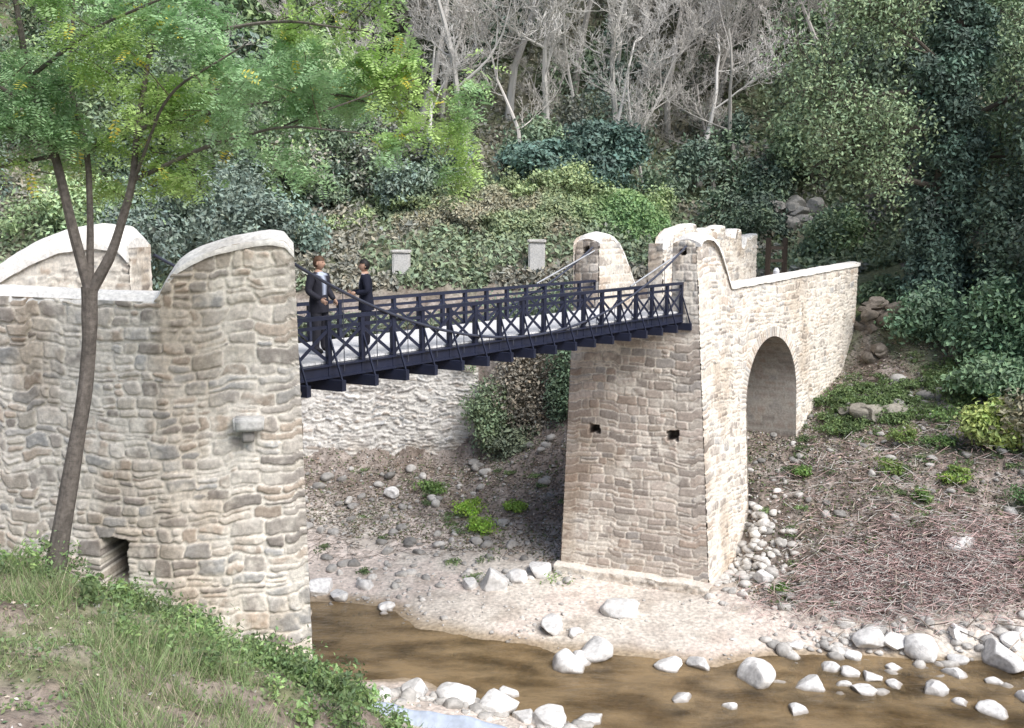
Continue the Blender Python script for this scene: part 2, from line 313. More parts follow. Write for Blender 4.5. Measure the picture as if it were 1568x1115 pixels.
strip(ab,[(-7.6,19.6),(-7.5,20.5)],8.3,10.5,rub(131),.06,.04)
strip(ab,[(-16,21.5),(-10.6,20.6),(-7.5,20.5)],3,ztB,rub(132),.08,.04,flip=True)
coping(ab,bp,ztB,.95,crown=.16,oh=.08,lip=.34,dirtk=.2)
ab.add([(-16,17.7,8.5),(-5.9,16.7,8.5),(-3.75,17.0,8.5),(-7.3,18.6,8.5),(-7.6,20,8.5),(-16,21,8.5)],[[0,1,2,3,4,5]],(.45,.42,.38))
strip(ab,[(-7.2,18.5),(-7.5,20.5)],1.5,8.5,rub(133),.1,.04)
def rockblock(mb,c,s,col,seed,rot=0):
    bm=bmesh.new(); bmesh.ops.create_cube(bm,size=1); bmesh.ops.bevel(bm,geom=bm.edges[:],offset=.08,segments=2,affect='EDGES'); bmesh.ops.subdivide_edges(bm,edges=bm.edges[:],cuts=2,use_grid_fill=True); bmesh.ops.triangulate(bm,faces=bm.faces[:])
    V=np.array([v.co[:] for v in bm.verts]); F=np.array([[v.index for v in f.verts] for f in bm.faces]); bm.free()
    V=V+ .1*(np.stack([fbm(V*2.3+seed,i,3) for i in range(3)],1)-.5); V=V*np.array(s)
    cr,sr=math.cos(rot),math.sin(rot); V=np.stack([V[:,0]*cr-V[:,1]*sr,V[:,0]*sr+V[:,1]*cr,V[:,2]],1)+np.array(c)
    mb.add(V,F,np.array(col)*(.85+.3*fbm(V*6,seed,3))[:,None])
rockblock(ab,(-4.42,16.2,7.66),(.5,.42,.22),(.66,.64,.61),3,.25)
rockblock(ab,(-4.45,16.25,7.45),(.2,.34,.2),(.42,.39,.36),5,.25)
abut=empty('stone_bridge_abutment'); ab.build('abutment_masonry',M_stone,abut,True)
# ------------------------------------------------------------ far pier / arch
pr=MB(); QL=np.array([1.83,29.2]);QR=np.array([5.25,27.6]); E=np.array([13.1,37.4]); dd=nrm(E-QR); LE=np.linalg.norm(E-QR)
dL=(-.041,-.025); dR=(.054,-.05)
strip(pr,[QL,QR],-.2,8.3,coursed(200,split=.2,smear=.09,warp=.08,rh=(.12,.31),sw=(.17,.6),slant=.15),.026,.035,dL,dR,carve=[(.62,.93,4.75,5.05,.45),(2.83,3.13,4.75,5.05,.45)])
ztS=lambda u:np.interp(u,[0,.15,.4,.75,1.1,1.4,1.7,1.9,2.1,7,LE],[10.42,10.55,10.62,10.58,10.38,10.05,9.6,9.3,9.15,9.3,9.48])
AR=(4.85,5.4,1.98)
strip(pr,[QR,E],-.2,ztS,coursed(210,q=(True,False),smear=.25,warp=.11,sw=(.14,.45),rh=(.11,.27),pal=PAL*1.05,split=.3,slant=.35),.03,.036,dR,(0,0),arch=AR,ring=AR+(.34,))
for (a_,b_,nr_) in ((QL+np.array(dL)*7.9,QR+np.array(dR)*7.9,np.array([-.424,-.906])),):
    fz=lambda u:.68+.15*(n2(u,u*0,1.5,8,2)-.5); a2=a_+nr_*.3-mm*.12; b2_=b_+nr_*.3+mm*.1; strip(pr,[a2,b2_],-.3,fz,rub(205,pal=PAL*1.05,smear=.35),.05,.08); coping(pr,[a2,b2_],fz,.45,crown=.05,oh=.01,lip=.05,col=(.68,.63,.56))
th=np.linspace(0,math.pi,40); prof=[(AR[0]+AR[2],z) for z in np.linspace(2.0,AR[1],14)]+[(AR[0]+AR[2]*math.cos(t),AR[1]+AR[2]*math.sin(t)) for t in th[1:-1]]+[(AR[0]-AR[2],z) for z in np.linspace(AR[1],2,14)]
prof=np.array(prof); nin=-mm*3.78; ws=np.linspace(-.01,1.02,120); V=[]
pf=[]; 
for a_,b_ in zip(prof[:-1],prof[1:]): pf+=[a_,(a_+b_)/2]
pf.append(prof[-1]); prof=np.array(pf)
for w_ in ws:
    dr=np.array(dR)*(1-prof[:,0:1]/LE)*(8.5-prof[:,1:2])*(1-w_)
    xy=QR+prof[:,0:1]*dd+nin*w_+dr; V.append(np.concatenate([xy,prof[:,1:2]],1))
V=np.array(V); sh=V.shape[:2]; arc=np.concatenate([[0],np.cumsum(np.linalg.norm(np.diff(prof,axis=0),axis=1))])
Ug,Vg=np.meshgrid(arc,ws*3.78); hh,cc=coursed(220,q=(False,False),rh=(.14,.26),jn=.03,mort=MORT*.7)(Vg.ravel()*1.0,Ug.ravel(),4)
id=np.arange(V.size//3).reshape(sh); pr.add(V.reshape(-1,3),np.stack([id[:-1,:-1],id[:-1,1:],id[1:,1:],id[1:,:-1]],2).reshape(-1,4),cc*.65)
strip(pr,[QL,QL+dd*LE],-.2,8.4,coursed(230,q=(True,False)),.08,.04,dL,(0,0),arch=AR,flip=True)
tA=.78
kz2=lambda u:np.interp(u,[0,.15,.4,.75,1.1,1.4,1.7,2.0],[10.42,10.55,10.62,10.58,10.38,10.05,9.6,9.15])
def roundtop(L,zc): return lambda u: zc+.12*np.sin(np.pi*np.clip(u/L,0,1))
strip(pr,[QR-mm*tA,QR],8.3,roundtop(tA,10.4),coursed(240,sw=(.2,.4),q=(False,False),smear=.15,pal=PAL),.028,.04,(0,0),dR,carve=[(.28,.46,10.1,10.27,.3)])
strip(pr,[QL,QL+mm*tA],8.3,roundtop(tA,10.4),coursed(241,sw=(.2,.4),q=(False,False),smear=.15,pal=PAL),.028,.04,dL,(0,0),carve=[(.28,.46,10.12,10.29,.3)])
strip(pr,[QR-mm*tA,QR-mm*tA+dd*2.05],8.4,kz2,coursed(242),.05,.03,flip=True)
strip(pr,[QR-mm*.45+dd*2.05,E-mm*.45],8.4,lambda u:9.15+u/10.5*.32,coursed(243),.05,.03,flip=True)
strip(pr,[QL+mm*tA,QL+mm*tA+dd*2.05],8.4,kz2,coursed(244,smear=.25,pal=PAL*1.05),.03,.035)
strip(pr,[QL,QL+dd*2.05],8.4,kz2,coursed(245),.05,.03,flip=True)
coping(pr,[QR,QR+dd*2.05],kz2,tA,crown=.1,oh=.02,dirtk=.2)
coping(pr,[QR+dd*2.05,E+dd*.1],lambda u:9.16+u/10.5*.32,.5,crown=.04,oh=.05,lip=.12)
coping(pr,[QL+mm*tA,QL+mm*tA+dd*2.05],kz2,tA,crown=.1,oh=.02,dirtk=.2)
strip(pr,[E,E-mm*.5],6.5,9.45,coursed(246),.05,.03)
pr.add([(*(QL+mm*.1),8.48),(*(QR-mm*.1),8.48),(*(E-mm*.1),8.6),(*(QL+dd*LE+mm*.1),8.6)],[[0,1,2,3]],(.45,.42,.38))
rw=lambda u:10.05+.75*(n2(np.floor(u/.45)*.45,u*0,1.7,77,2)-.35)+.55*sst(0,1.2,u)-.3*(u>5.8)
U0=QL+mm*.1+dd*5.0; U1=QL+mm*.1+dd*12.2
strip(pr,[U0,U1],8.5,rw,rub(250,smear=.18),.05,.06)
strip(pr,[U0-mm*.5,U1-mm*.5],6.5,rw,rub(251),.1,.05,flip=True)
coping(pr,[U0,U1],rw,.5,crown=.04,oh=.02)
strip(pr,[U0-mm*.5,U0],8.5,10.3,rub(252),.06,.05)
pier=empty('stone_bridge_pier'); pr.build('pier_masonry',M_stone,pier,True)
# far retaining wall
rt=MB(); rp=[(-16,37.3),(-8,37.35),(-1.3,37.6)]; rz=lambda u:6.5-.35*sst(6,9,u)-.8*sst(11,14.7,u)+.25*(n2(u,u*0,1.2,6,3)-.5)
strip(rt,rp,.4,rz,rub(300,rh=(.07,.17),sw=(.2,.8),warp=.25,smear=.2,pal=PAL*np.array([.92,.96,1.02]),mort=MORT*np.array([.9,.94,1.0])),.045,.09)
coping(rt,rp,rz,.35,crown=.05,dirtk=.9,nz=.1,col=(.4,.38,.34)); rt.build('retaining_wall',M_stone,None,True)
for c,h,wd in (((1.05,42.0),1.3,.7),((-4.7,42.0),1.0,.75)):
    pb=MB(); z0=T([c[0]],[c[1]])[0]; rockblock(pb,(c[0],c[1],z0+h/2),(wd,.5,h),(.55,.54,.52),9); rockblock(pb,(c[0],c[1],z0+h+.03),(wd*1.12,.58,.12),(.6,.58,.55),11); pb.build('stone_post',M_stone,None)
gt=MB(); gp=QL+mm*.4+dd*12.6
for k in (0,.9): box(gt,(gp[0]+k*.8,gp[1]+k*.3,8.4),(gp[0]+k*.8,gp[1]+k*.3,10.4),.16,.16,(.07,.055,.045))
for z_ in (9.0,9.5,10.0): box(gt,(gp[0],gp[1],z_),(gp[0]+.72,gp[1]+.27,z_),.05,.12,(.10,.08,.065))
gt.build('timber_gate',M_twig)
bo=MB(); bc=QR-mm*1.0+dd*7.6; v,f=tubes([(*bc,8.5),(*bc,9.35)],[(*bc,9.35),(*bc,9.45)],[.11,.11],[.11,.05],12); bo.add(v,f,(.6,.6,.62)); bo.build('white_bollard',M_iron,None,True)
# ------------------------------------------------------------ iron footbridge
NAVY=(.018,.022,.045)
R0=np.array([-3.82,17.0]);R1=np.array([4.78,27.75]);F0=np.array([-6.35,18.2]);F1=np.array([2.45,28.95])
br=empty('iron_footbridge')
def lp(a,b,t,z): q=a+(b-a)*t; return np.array([q[0],q[1],z])
NP=17
for nm,A0,A1 in (('truss_railing_downstream',R0,R1),('truss_railing_upstream',F0,F1)):
    t=MB()
    box(t,lp(A0,A1,-.02,9.30),lp(A0,A1,1.0,9.30),.11,.07,NAVY); box(t,lp(A0,A1,-.02,9.13),lp(A0,A1,1.0,9.13),.05,.06,NAVY)
    box(t,lp(A0,A1,-.02,8.33),lp(A0,A1,1.0,8.33),.06,.20,NAVY); box(t,lp(A0,A1,-.02,8.44),lp(A0,A1,1.0,8.44),.16,.03,NAVY); box(t,lp(A0,A1,-.02,8.222),lp(A0,A1,1.0,8.222),.16,.03,NAVY)
    for i in range(NP+1):
        a=i/NP; box(t,lp(A0,A1,a,8.1),lp(A0,A1,a,9.33),.085,.09,NAVY)
        if i<NP:
            b_=(i+1)/NP; off=np.array([.014,-.018,0])
            box(t,lp(A0,A1,a,8.5)+off,lp(A0,A1,b_,9.1)+off,.018,.06,NAVY); box(t,lp(A0,A1,a,9.1)-off,lp(A0,A1,b_,8.5)-off,.018,.06,NAVY)
    t.build(nm,M_iron,br)
t=MB()
for i in range(NP+1):
    a=(i+.0)/NP; p0=lp(R0,R1,a,8.08); p1=lp(F0,F1,a,8.08); q=nrm(p0-p1)*.32
    box(t,p0+q,p1-q,.12,.2,NAVY)
    box(t,p0+q*.9+np.array([0,0,.07]),lp(R0,R1,a,8.95)+q*.1,.03,.03,NAVY)
for s_ in (.2,.5,.8):
    A0=R0+(F0-R0)*s_; A1=R1+(F1-R1)*s_; box(t,lp(A0,A1,0,8.27),lp(A0,A1,1,8.27),.1,.16,NAVY)
t.build('cross_beams',M_iron,br)
t=MB(); nb=95
for i in range(nb):
    a=i/nb+.0006; b_=(i+.95)/nb; g_=.68+.08*rng.random()
    I0=R0+(F0-R0)*.03;I1=R1+(F1-R1)*.03;J0=R0+(F0-R0)*.97;J1=R1+(F1-R1)*.97
    v=[lp(I0,I1,a,8.46),lp(I0,I1,b_,8.46),lp(J0,J1,b_,8.46),lp(J0,J1,a,8.46),lp(I0,I1,a,8.5),lp(I0,I1,b_,8.5),lp(J0,J1,b_,8.5),lp(J0,J1,a,8.5)]
    t.add(v,[[3,2,1,0],[4,5,6,7],[0,1,5,4],[1,2,6,5],[2,3,7,6],[3,0,4,7]],(g_,g_*.99,g_*.98))
t.build('deck_planks',M_deck,br)
t=MB()
for A0,A1,o in ((R0,R1,.07),(F0,F1,-.07)):
    tt=np.linspace(-.015,1.02,60); zc=8.45+(10.3-8.45)*((tt-.5)/.5)**2
    q=nrm(R0-F0)*o; P=np.array([[*(A0+(A1-A0)*a+q),z] for a,z in zip(tt,zc)])
    v,f=tubes(P[:-1],P[1:],.03,.03,8); t.add(v,f,(.05,.055,.08))
    for a in np.linspace(.08,.92,15):
        z=8.45+1.85*((a-.5)/.5)**2; p_=np.array([*(A0+(A1-A0)*a+q)])
        v,f=tubes([(p_[0],p_[1],8.3)],[(p_[0],p_[1],z)],.009,.009,5); t.add(v,f,(.06,.065,.085))
    P0=np.array([*(A0+(A1-A0)*.80+q*.3),9.35]);P1=np.array([*(A0+(A1-A0)*1.025),10.3])
    v,f=tubes([P0],[P1],.022,.022,6); t.add(v,f,(.40,.41,.43))
t.build('suspension_cables',M_iron,br,True)
# ------------------------------------------------------------ rocks
def ico(s):
    bm=bmesh.new(); bmesh.ops.create_icosphere(bm,subdivisions=s,radius=1); V=np.array([v.co[:] for v in bm.verts]); F=np.array([[v.index for v in f.verts] for f in bm.faces]); bm.free(); return V,F
I3,F3=ico(4); I1_,F1_=ico(2)
def rock(mb,c,sz,seed,col,hi=True,flat=1):
    V,Fc=(I3,F3) if hi else (I1_,F1_)
    r=np.random.default_rng(seed); P=V.copy()
    for k in range(10 if hi else 6):
        nv=nrm(r.normal(size=3)); dcut=r.uniform(.5,.85); q=P@nv; P=P-np.outer(np.maximum(q-dcut,0)*.95,nv)
    P=P*(1+.25*(fbm(V*1.7+seed*3.1,seed,3)-.5)[:,None])
    P=P*np.array([sz*.5,sz*.5*r.uniform(.65,.95),sz*.5*r.uniform(.5,.75)*flat])/.82
    a=r.uniform(0,6.28); P=np.stack([P[:,0]*math.cos(a)-P[:,1]*math.sin(a),P[:,0]*math.sin(a)+P[:,1]*math.cos(a),P[:,2]],1)+np.array(c)
    cc=np.array(col)*(.8+.4*fbm(P*3,seed,3))[:,None]; wetm=(1-sst(.0,.09,P[:,2]))[:,None]*.7
    mb.add(P,Fc,cc*(1-wetm)+np.array([.12,.085,.05])*wetm)
BL=[(1.34,23.4,1.1),(2.13,24.0,.95),(1.7,23.6,.6),(3.03,26.2,1.0),(1.09,25.3,.8),(1.7,25.0,.5),(3.94,23.3,.7),(4.68,23.3,.6),(5.95,22.6,1.15),(7.15,22.2,.75),(9.3,24.3,.9),(9.9,24.2,.75),(10.5,23.9,.95),(12.35,23.5,1.3),(7.2,27.1,.6),(-1.25,21.1,.95),(-.28,21.0,1.15),(.88,20.3,1.0),(-5.75,28.2,.95),(-.47,28,1.15),(0.2,28.3,.7),(.9,28.8,.9),(6.5,21,.6),(10.9,21,.75),(8.4,22,.7),(10,21.9,.75),(8.3,22.9,.6),(12.5,26.5,.9),(-4.4,35,.6),(-.1,21.9,.6),(-2.2,21.3,.8),(-3,20.6,.7),(.3,20.6,.6),(1.7,20.6,.7),(13,22.6,.9),(11.6,24.4,.7),(-5.1,27.7,.6),(-1.2,28.1,.6),(4.0,21.6,.6),(12,21.5,.6),(7.9,23.2,.5),(8.8,22.7,.6),(9.2,22.3,.5),(8.0,22.3,.45),(9.5,23.2,.45),(10.9,22.9,.7),(11.7,22.4,.55),(12.9,24.1,.7),(13.6,23.3,.8),(10.4,21.4,.45),(5.0,21.2,.4),(11.3,23.6,.5),(8.7,23.8,.55),(7.4,24.3,.4),(-3.6,27.0,.5),(-4.4,28.4,.6)]
rk=MB()
for i,(a,b,s_) in enumerate(BL):
    z=max(T([a],[b])[0],-.1); g_=.60+.14*rng.random(); rock(rk,(a,b,z+s_*.1),s_*.95,500+i,(g_,g_*.98,g_*.95))
rk.build('river_boulders',M_rock,None,True)
rk=MB()
def scat(nr,fx,smin,smax,g0=.36,g1=.6,pw=2):
    P=fx(nr); z=T(P[:,0],P[:,1])
    for i in range(nr):
        s_=smin*(smax/smin)**(rng.random()**pw); g_=rng.uniform(g0,g1); rock(rk,(P[i,0],P[i,1],max(z[i],-.12)+s_*.06),s_,int(rng.integers(1e6)),(g_,g_*.96,g_*.9),False)
def line(pts,sp):
    pts=np.array(pts,float)
    def f(n):
        k=U(0,len(pts)-1,n); i=k.astype(int); fr=(k-i)[:,None]; return pts[i]*(1-fr)+pts[i+1]*fr+rng.normal(0,1,(n,2))*sp
    return f
scat(170,line([(8,24.4),(10,24.6),(14,24.4)],(.9,.35)),.12,.5)
scat(110,line([(7.8,23.0),(10,22.8),(13,22.4)],(1,.6)),.12,.5)
scat(90,line([(-5.9,28),(-2.6,26.6),(1.2,25.4)],(.6,.7)),.07,.25)
scat(140,line([(-4,29),(1,28.4)],(1,.6)),.07,.4)
scat(150,line([(-3.5,21),(-1,20.8),(2,20)],(.5,.35)),.1,.5)
scat(300,line([(6.4,27.6),(7.3,29),(7.9,28)],(.5,.8)),.07,.42,.45,.68,1.2)
scat(380,lambda n:np.stack([U(-9,1.5,n),U(29.5,37,n)],1),.08,.5,.2,.5)
scat(380,lambda n:np.stack([U(7,16,n),U(25,34,n)],1),.06,.4,.2,.5)
scat(160,lambda n:np.stack([U(-5,8,n),U(23.5,29,n)],1),.05,.14)
scat(25,lambda n:np.stack([U(-8,-2,n),U(9,15.5,n)],1),.06,.18,.25,.45)
scat(50,lambda n:np.stack([U(11.5,15,n),U(32,35,n)],1),.2,.7,.2,.4)
rk.build('river_stones',M_rock,None,True)
lg=MB()
for i in range(16):
    a=i/15; rock(lg,(11.6+a*5,33.0-.9*a+.3*U(-1,1),4.6+.25*a),U(.6,1.2),900+i,(.28,.26,.22),flat=.7)
for i in range(26): rock(lg,(13.4+U(-.3,1.0),37.3+U(-1.5,.4),5.4+i*.11),U(.4,.8),950+i,(.19,.165,.14))
for i in range(12): rock(lg,(13.6+U(-1.2,1.6),47.8+U(-.5,.5),10.3+U(0,1.6)),U(.8,1.3),990+i,(.30,.29,.27),flat=1.3)
lg.build('rock_outcrop',M_rock,None,False)
# ------------------------------------------------------------ vegetation
def crown(mb,c,r,colr,nleaf,size,k=14,rs=.42,shell=.55):
    c=np.array(c,float);r=np.array(r,float)
    u=nrm(rng.normal(size=(k,3)))*(rng.uniform(shell**3,1,(k,1))**(1/3)); sub=u*r*.85 
    w=rng.integers(0,k,nleaf); o=nrm(rng.normal(size=(nleaf,3)))*(rng.uniform(.1,1,(nleaf,1))**.5)*(1+.35*np.abs(rng.normal(size=(nleaf,1))))
    sr=rs*rng.uniform(.5,1.4,(k,1)); P=c+sub[w]+o*r*sr[w]
    tint=(1+.22*rng.normal(size=(k,1)))[w]*np.array(colr)
    v,f,cc=leaves(P,size*rng.uniform(.6,1.3,nleaf),np.clip(tint,.004,1),nb=o*1.0+np.array([0,0,.5])); mb.add(v,f,cc)
hd=MB(); nh=100000
hx=U(-9.4,7.8,nh); hX=[-9.4,-8.9,-6,-4,-1,2,6,7.2,7.8]; hZ=[9.4,10.3,11.0,11.7,12.9,12.7,12.4,11.6,9.5]; topz=np.interp(hx,hX,hZ)
ph=rng.random(nh)**.9*math.pi*.5
zz=8.2+(topz-8.2)*np.sin(ph); yy=44.0+3.4*(1-np.cos(ph))**1.0+U(0,.5,nh)
bul=(n2(hx,zz,.5,61,3)-.5)*2.8+(n2(hx,zz,1.8,62,2)-.5)*1.2
P=np.stack([hx,yy-bul,zz+(n2(hx,yy,.55,63,3)-.5)*1.5+U(-.1,.15,nh)],1)
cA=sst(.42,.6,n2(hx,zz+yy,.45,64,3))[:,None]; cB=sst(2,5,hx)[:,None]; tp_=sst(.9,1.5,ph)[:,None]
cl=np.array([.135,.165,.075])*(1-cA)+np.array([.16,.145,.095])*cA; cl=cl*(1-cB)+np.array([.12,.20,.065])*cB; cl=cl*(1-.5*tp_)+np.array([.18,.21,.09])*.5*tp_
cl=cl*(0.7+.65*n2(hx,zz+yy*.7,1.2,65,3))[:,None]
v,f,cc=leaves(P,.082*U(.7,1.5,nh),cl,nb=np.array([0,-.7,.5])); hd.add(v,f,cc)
for i in range(30):
    a=U(-8.8,7.2); z=np.interp(a,hX,hZ); crown(hd,(a,U(46,48),z+U(-.3,.5)),(U(.6,1.2),.7,U(.4,.8)),np.array((.15,.19,.08))*U(.7,1.3),900,.085,10,.45)
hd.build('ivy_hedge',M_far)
bs=MB()
for c,r in (((1.5,48.5,13.8),(2.3,1.5,1.2)),((4.2,49,14.6),(2.4,1.5,1.1)),((3.2,47.8,13.2),(2.2,1.2,1.0))): crown(bs,c,r,(.035,.075,.055),12000,.13,26,.3)
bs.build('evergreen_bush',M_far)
ub=MB()
for c,r,cl,nn_ in (((-.9,37.0,3.7),(.9,.8,1.3),(.085,.12,.055),5000),((.7,37.2,4.4),(1.6,1.0,2.3),(.12,.10,.075),11000),((2.4,36.5,5.2),(1.3,1,2.2),(.05,.085,.04),9000),((.2,36.4,2.6),(1.2,.7,.7),(.09,.11,.06),4000),((1.4,39,7),(2.5,1.2,1.4),(.06,.09,.045),8000),((-5.5,38.9,6.9),(4.5,.9,.6),(.09,.11,.06),8000)):
    crown(ub,c,r,cl,nn_,.08,28,.42)
nn_=3500; a=U(-8,-1.4,nn_); hang=rng.random(nn_)**1.6*(1.8*n2(a,a*0,.9,140,3)); v,f,cc=leaves(np.stack([a,37.42-U(.02,.25,nn_),6.3-hang],1),.06,np.array([.09,.12,.06]),nb=np.array([0,-1.,.3])); ub.add(v,f,cc)
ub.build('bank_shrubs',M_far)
wd=MB()
for a,b,r,cl in ((-1.4,33.2,.6,(.26,.40,.06)),(-1.0,31.9,.55,(.24,.38,.06)),(.1,33.0,.35,(.18,.28,.05)),(-3,34.8,.5,(.12,.2,.05)),(13.2,28.6,.5,(.18,.26,.05)),(9.2,30.2,.3,(.12,.2,.05)),(7.6,26.3,.3,(.12,.2,.05)),(11.6,29.4,.4,(.14,.2,.05)),(15.0,27.5,.6,(.08,.15,.05)),(12.5,30.8,.5,(.14,.2,.05)),(14.3,31.6,.7,(.12,.2,.06)),(13.4,30.2,.5,(.10,.17,.05)),(12.0,28.0,.35,(.12,.2,.05))):
    z=T([a],[b])[0]; crown(wd,(a,b,z+r*.3),(r,r,r*.5),cl,800,.06,12,.5)
for i in range(130):
    a,b=U(10.8,16.5),U(32.0,34.8); z=T([a],[b])[0]; crown(wd,(a,b,z+.12),(.45,.35,.16),(.10,.15,.05),240,.055,6,.5)
for i in range(170):
    a,b=(U(7.5,17),U(25.5,36)) if i%5 else (U(-9,5),U(28,37)); z=T([a],[b])[0]; s_=U(.5,1.5); crown(wd,(a,b,z+.05),(.3*s_,.3*s_,.1*s_),np.array((.11,.16,.06))*U(.7,1.3),130,.045,5,.6)
wd.build('bank_weeds',M_leaf)
sh_=MB()
for c,r,cl,nn_ in (((15.4,35.8,7.6),(1.5,1.2,1.0),(.055,.105,.05),7000),((17.6,34,7.5),(2.2,1.4,1.8),(.065,.125,.055),13000),((16.0,32,6.0),(1.5,1.1,.7),(.07,.125,.05),6000),((14.9,29.6,4.9),(1.1,.8,.75),(.17,.21,.045),3600),((16.6,29.0,5.2),(1.6,1,1.1),(.10,.09,.05),4500),((19,33,10),(2,1.5,2.5),(.04,.07,.04),8000),((18.6,36,10.5),(2,1.8,2.5),(.035,.065,.035),8000),((19.5,35,14),(2.5,2,3.2),(.035,.065,.035),8000),((16.4,30.5,4.7),(1.4,.6,.4),(.05,.09,.03),3000),((17.2,37.5,8.6),(1.6,1,1.3),(.045,.08,.04),6000),((14.6,38.6,8.3),(.9,.6,.6),(.07,.11,.045),2500),((18.5,31,7.2),(1.6,1.2,1.6),(.06,.11,.05),6000)):
    crown(sh_,c,r,cl,nn_,.105,34,.36)
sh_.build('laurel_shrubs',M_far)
def grow(p,dr,ln,r,depth,seed,spread=.6,up=.15,kids=(3,5),wig=.18,seg=5,minr=.006,shrink=.62,tips=None,start=1,pk=.85):
    rr=np.random.default_rng(seed); out=[]; st=[(np.array(p,float),nrm(np.array(dr,float)),ln,r,depth)]
    while st:
        p,dv,ln,r,dp=st.pop(); sg=seg if dp>1 else max(3,seg-3); step=ln/sg
        for i in range(sg):
            dv=nrm(dv+rr.normal(0,wig,3)+np.array([0,0,up*.3])); q=p+dv*step; r2=max(r*(1-.14),minr); out.append((p,q,r,r2,dp)) 
            if tips is not None and dp<=1: tips.append((q,dv))
            if dp>0 and i>=(start if dp==depth else 0):
                for k in range(int(rr.integers(*kids)) if i==sg-1 else int(rr.random()<pk)+int(rr.random()<.3)):
                    s=nrm(dv*.8+rr.normal(0,spread,3)+np.array([0,0,up])); st.append((q,s,ln*shrink*rr.uniform(.7,1.15),r2*rr.uniform(.4,.65),dp-1))
            p=q; r=r2
    return out
def treemesh(mb,segs,col,m=0,ns3=(8,5,3)):
    P0=np.array([s[0] for s in segs]);P1=np.array([s[1] for s in segs]);A=np.array([s[2] for s in segs]);B_=np.array([s[3] for s in segs]);dp=np.array([s[4] for s in segs])
    for lo,hi,ns in ((3,9,ns3[0]),(1,3,ns3[1]),(-1,1,ns3[2])):
        k=(dp>=lo)&(dp<hi)
        if k.any():
            v,f=tubes(P0[k],P1[k],A[k],B_[k],ns); mb.add(v,f,np.array(col)*(.8+.4*fbm(v*1.5,3,2))[:,None],m)
base_b=[]
for s_ in range(5):
    t=MB(); segs=grow((0,0,0),(0.05*(s_-2),0,1),10.5,.19,4,140+s_*3,spread=.62,up=.22,wig=.09,seg=8,minr=.013,shrink=.43,kids=(2,3),start=2,pk=.6); treemesh(t,segs,((.62,.60,.56),(.52,.50,.47),(.56,.53,.49),(.42,.395,.365),(.64,.62,.59))[s_],0,(6,4,3))
    o=t.build('bare_tree',M_barkf); base_b.append(o.data); bpy.data.objects.remove(o)
spots=[(2.1,52,1.15,0),(-2.2,51,1.1,1),(-5,53,1.1,2),(5.5,53,1.0,0),(-.2,56,1.2,4),(8.5,55,1.1,2),(3.5,58,1.2,3),(-7.5,56,1.1,3),(9.5,51,.8,4),(.5,50,.7,2),(6.8,50,.65,1),(-4,50,.7,4),(11.5,57,1.1,1),(-10,54,.9,2),(14,59,1.1,0),(-1.5,61,1.3,2),(6,62,1.3,4),(-6,64,1.3,1),(11,65,1.3,3),(1.8,67,1.3,3),(-12,61,1.1,3),(17.5,52,1.0,3),(-16,52,.9,0),(4,72,1.3,1),(-3,73,1.3,0),(9,74,1.3,2)]
r_=np.random.default_rng(5)
for i in range(20): spots.append((r_.uniform(-9,13),r_.uniform(49.5,70),r_.uniform(.4,.8),int(r_.integers(0,5))))
for i,(a,b,s_,k) in enumerate(spots):
    o=bpy.data.objects.new('bare_tree',base_b[k]); S.collection.objects.link(o); o.location=(a,b,T([a],[b])[0]-.3); o.rotation_euler=(.10*math.sin(i*5),.12*math.sin(i*3),i*1.9); o.scale=(s_*(1.1+.2*math.sin(i)),s_*1.15,s_)
fw=MB()
def addc(x0,x1,y0,y1,nn_,cl,lift=(1,6),rad=(1.8,3.2),nl=1300,ls=.2):
    for i in range(nn_):
        a,b=U(x0,x1),U(y0,y1); z=T([a],[b],False)[0]+U(*lift); r=U(*rad); c=np.array(cl[int(rng.integers(len(cl)))])*U(.75,1.25)
        crown(fw,(a,b,z),(r,r*.8,r*U(.7,1.1)),c,nl,ls,18,.42)
LG=[(.14,.20,.085),(.165,.22,.10),(.12,.175,.08)]; MG=[(.08,.12,.065),(.10,.14,.075),(.07,.105,.06)]; BG=[(.075,.11,.085),(.10,.135,.105)]; DG=[(.032,.055,.034),(.04,.066,.042)]; BR=[(.15,.14,.115),(.125,.115,.09),(.11,.115,.09)]
addc(-17,-9,42,46,10,BG,(.8,2.5),(1.3,2.2),2200,.12)
addc(-13,-3,46.5,50,20,BG+BR+MG,(.5,2.8),(1.0,1.8),1500,.12)
addc(-30,-15,36,46,22,MG+LG+BG,(.5,3),(1.4,2.6),1500,.13)
addc(-26,-10,46,54,24,MG+LG,(1,5),(1.8,3),2000,.15)
addc(-38,-9,54,70,56,LG+MG+BG,(1,9),(2,3.6),1400,.2)
addc(-9,13,49,60,34,BR+MG+BG,(.2,1.6),(1,2),1000,.13)
addc(-10,14,60,90,64,BR+MG+DG+BG,(.5,6),(2,3.5),1100,.22)
addc(7,13,46,52,10,DG+MG,(.3,2.0),(.9,1.6),1800,.12)
addc(14,22,46,54,18,LG+MG,(2,8),(1.4,2.6),1800,.13)
addc(10,17,43,47,8,MG+LG,(.3,1.4),(.7,1.2),1400,.10)
addc(12,40,54,72,54,LG+MG+LG+BG,(2,10),(2.2,3.8),1400,.2)
addc(18,26,36,46,20,DG+MG,(1,8),(1.5,2.8),1900,.13)
addc(-50,50,72,105,80,MG+DG+LG,(1,8),(3.5,5.5),1000,.36)
nu=130000; a=U(-28,30,nu); b=41+60*rng.random(nu)**1.5; z=T(a,b)
kk=n2(a,b,.35,88,3)[:,None]; cl=np.where(kk>.5,np.array([[.10,.13,.065]]),np.array([[.135,.125,.095]]))*U(.6,1.3,(nu,1))
v,f,cc=leaves(np.stack([a,b,z+U(0,.45,nu)],1),U(.08,.2,nu),cl,nb=np.array([0,-.4,.8])); fw.add(v,f,cc)
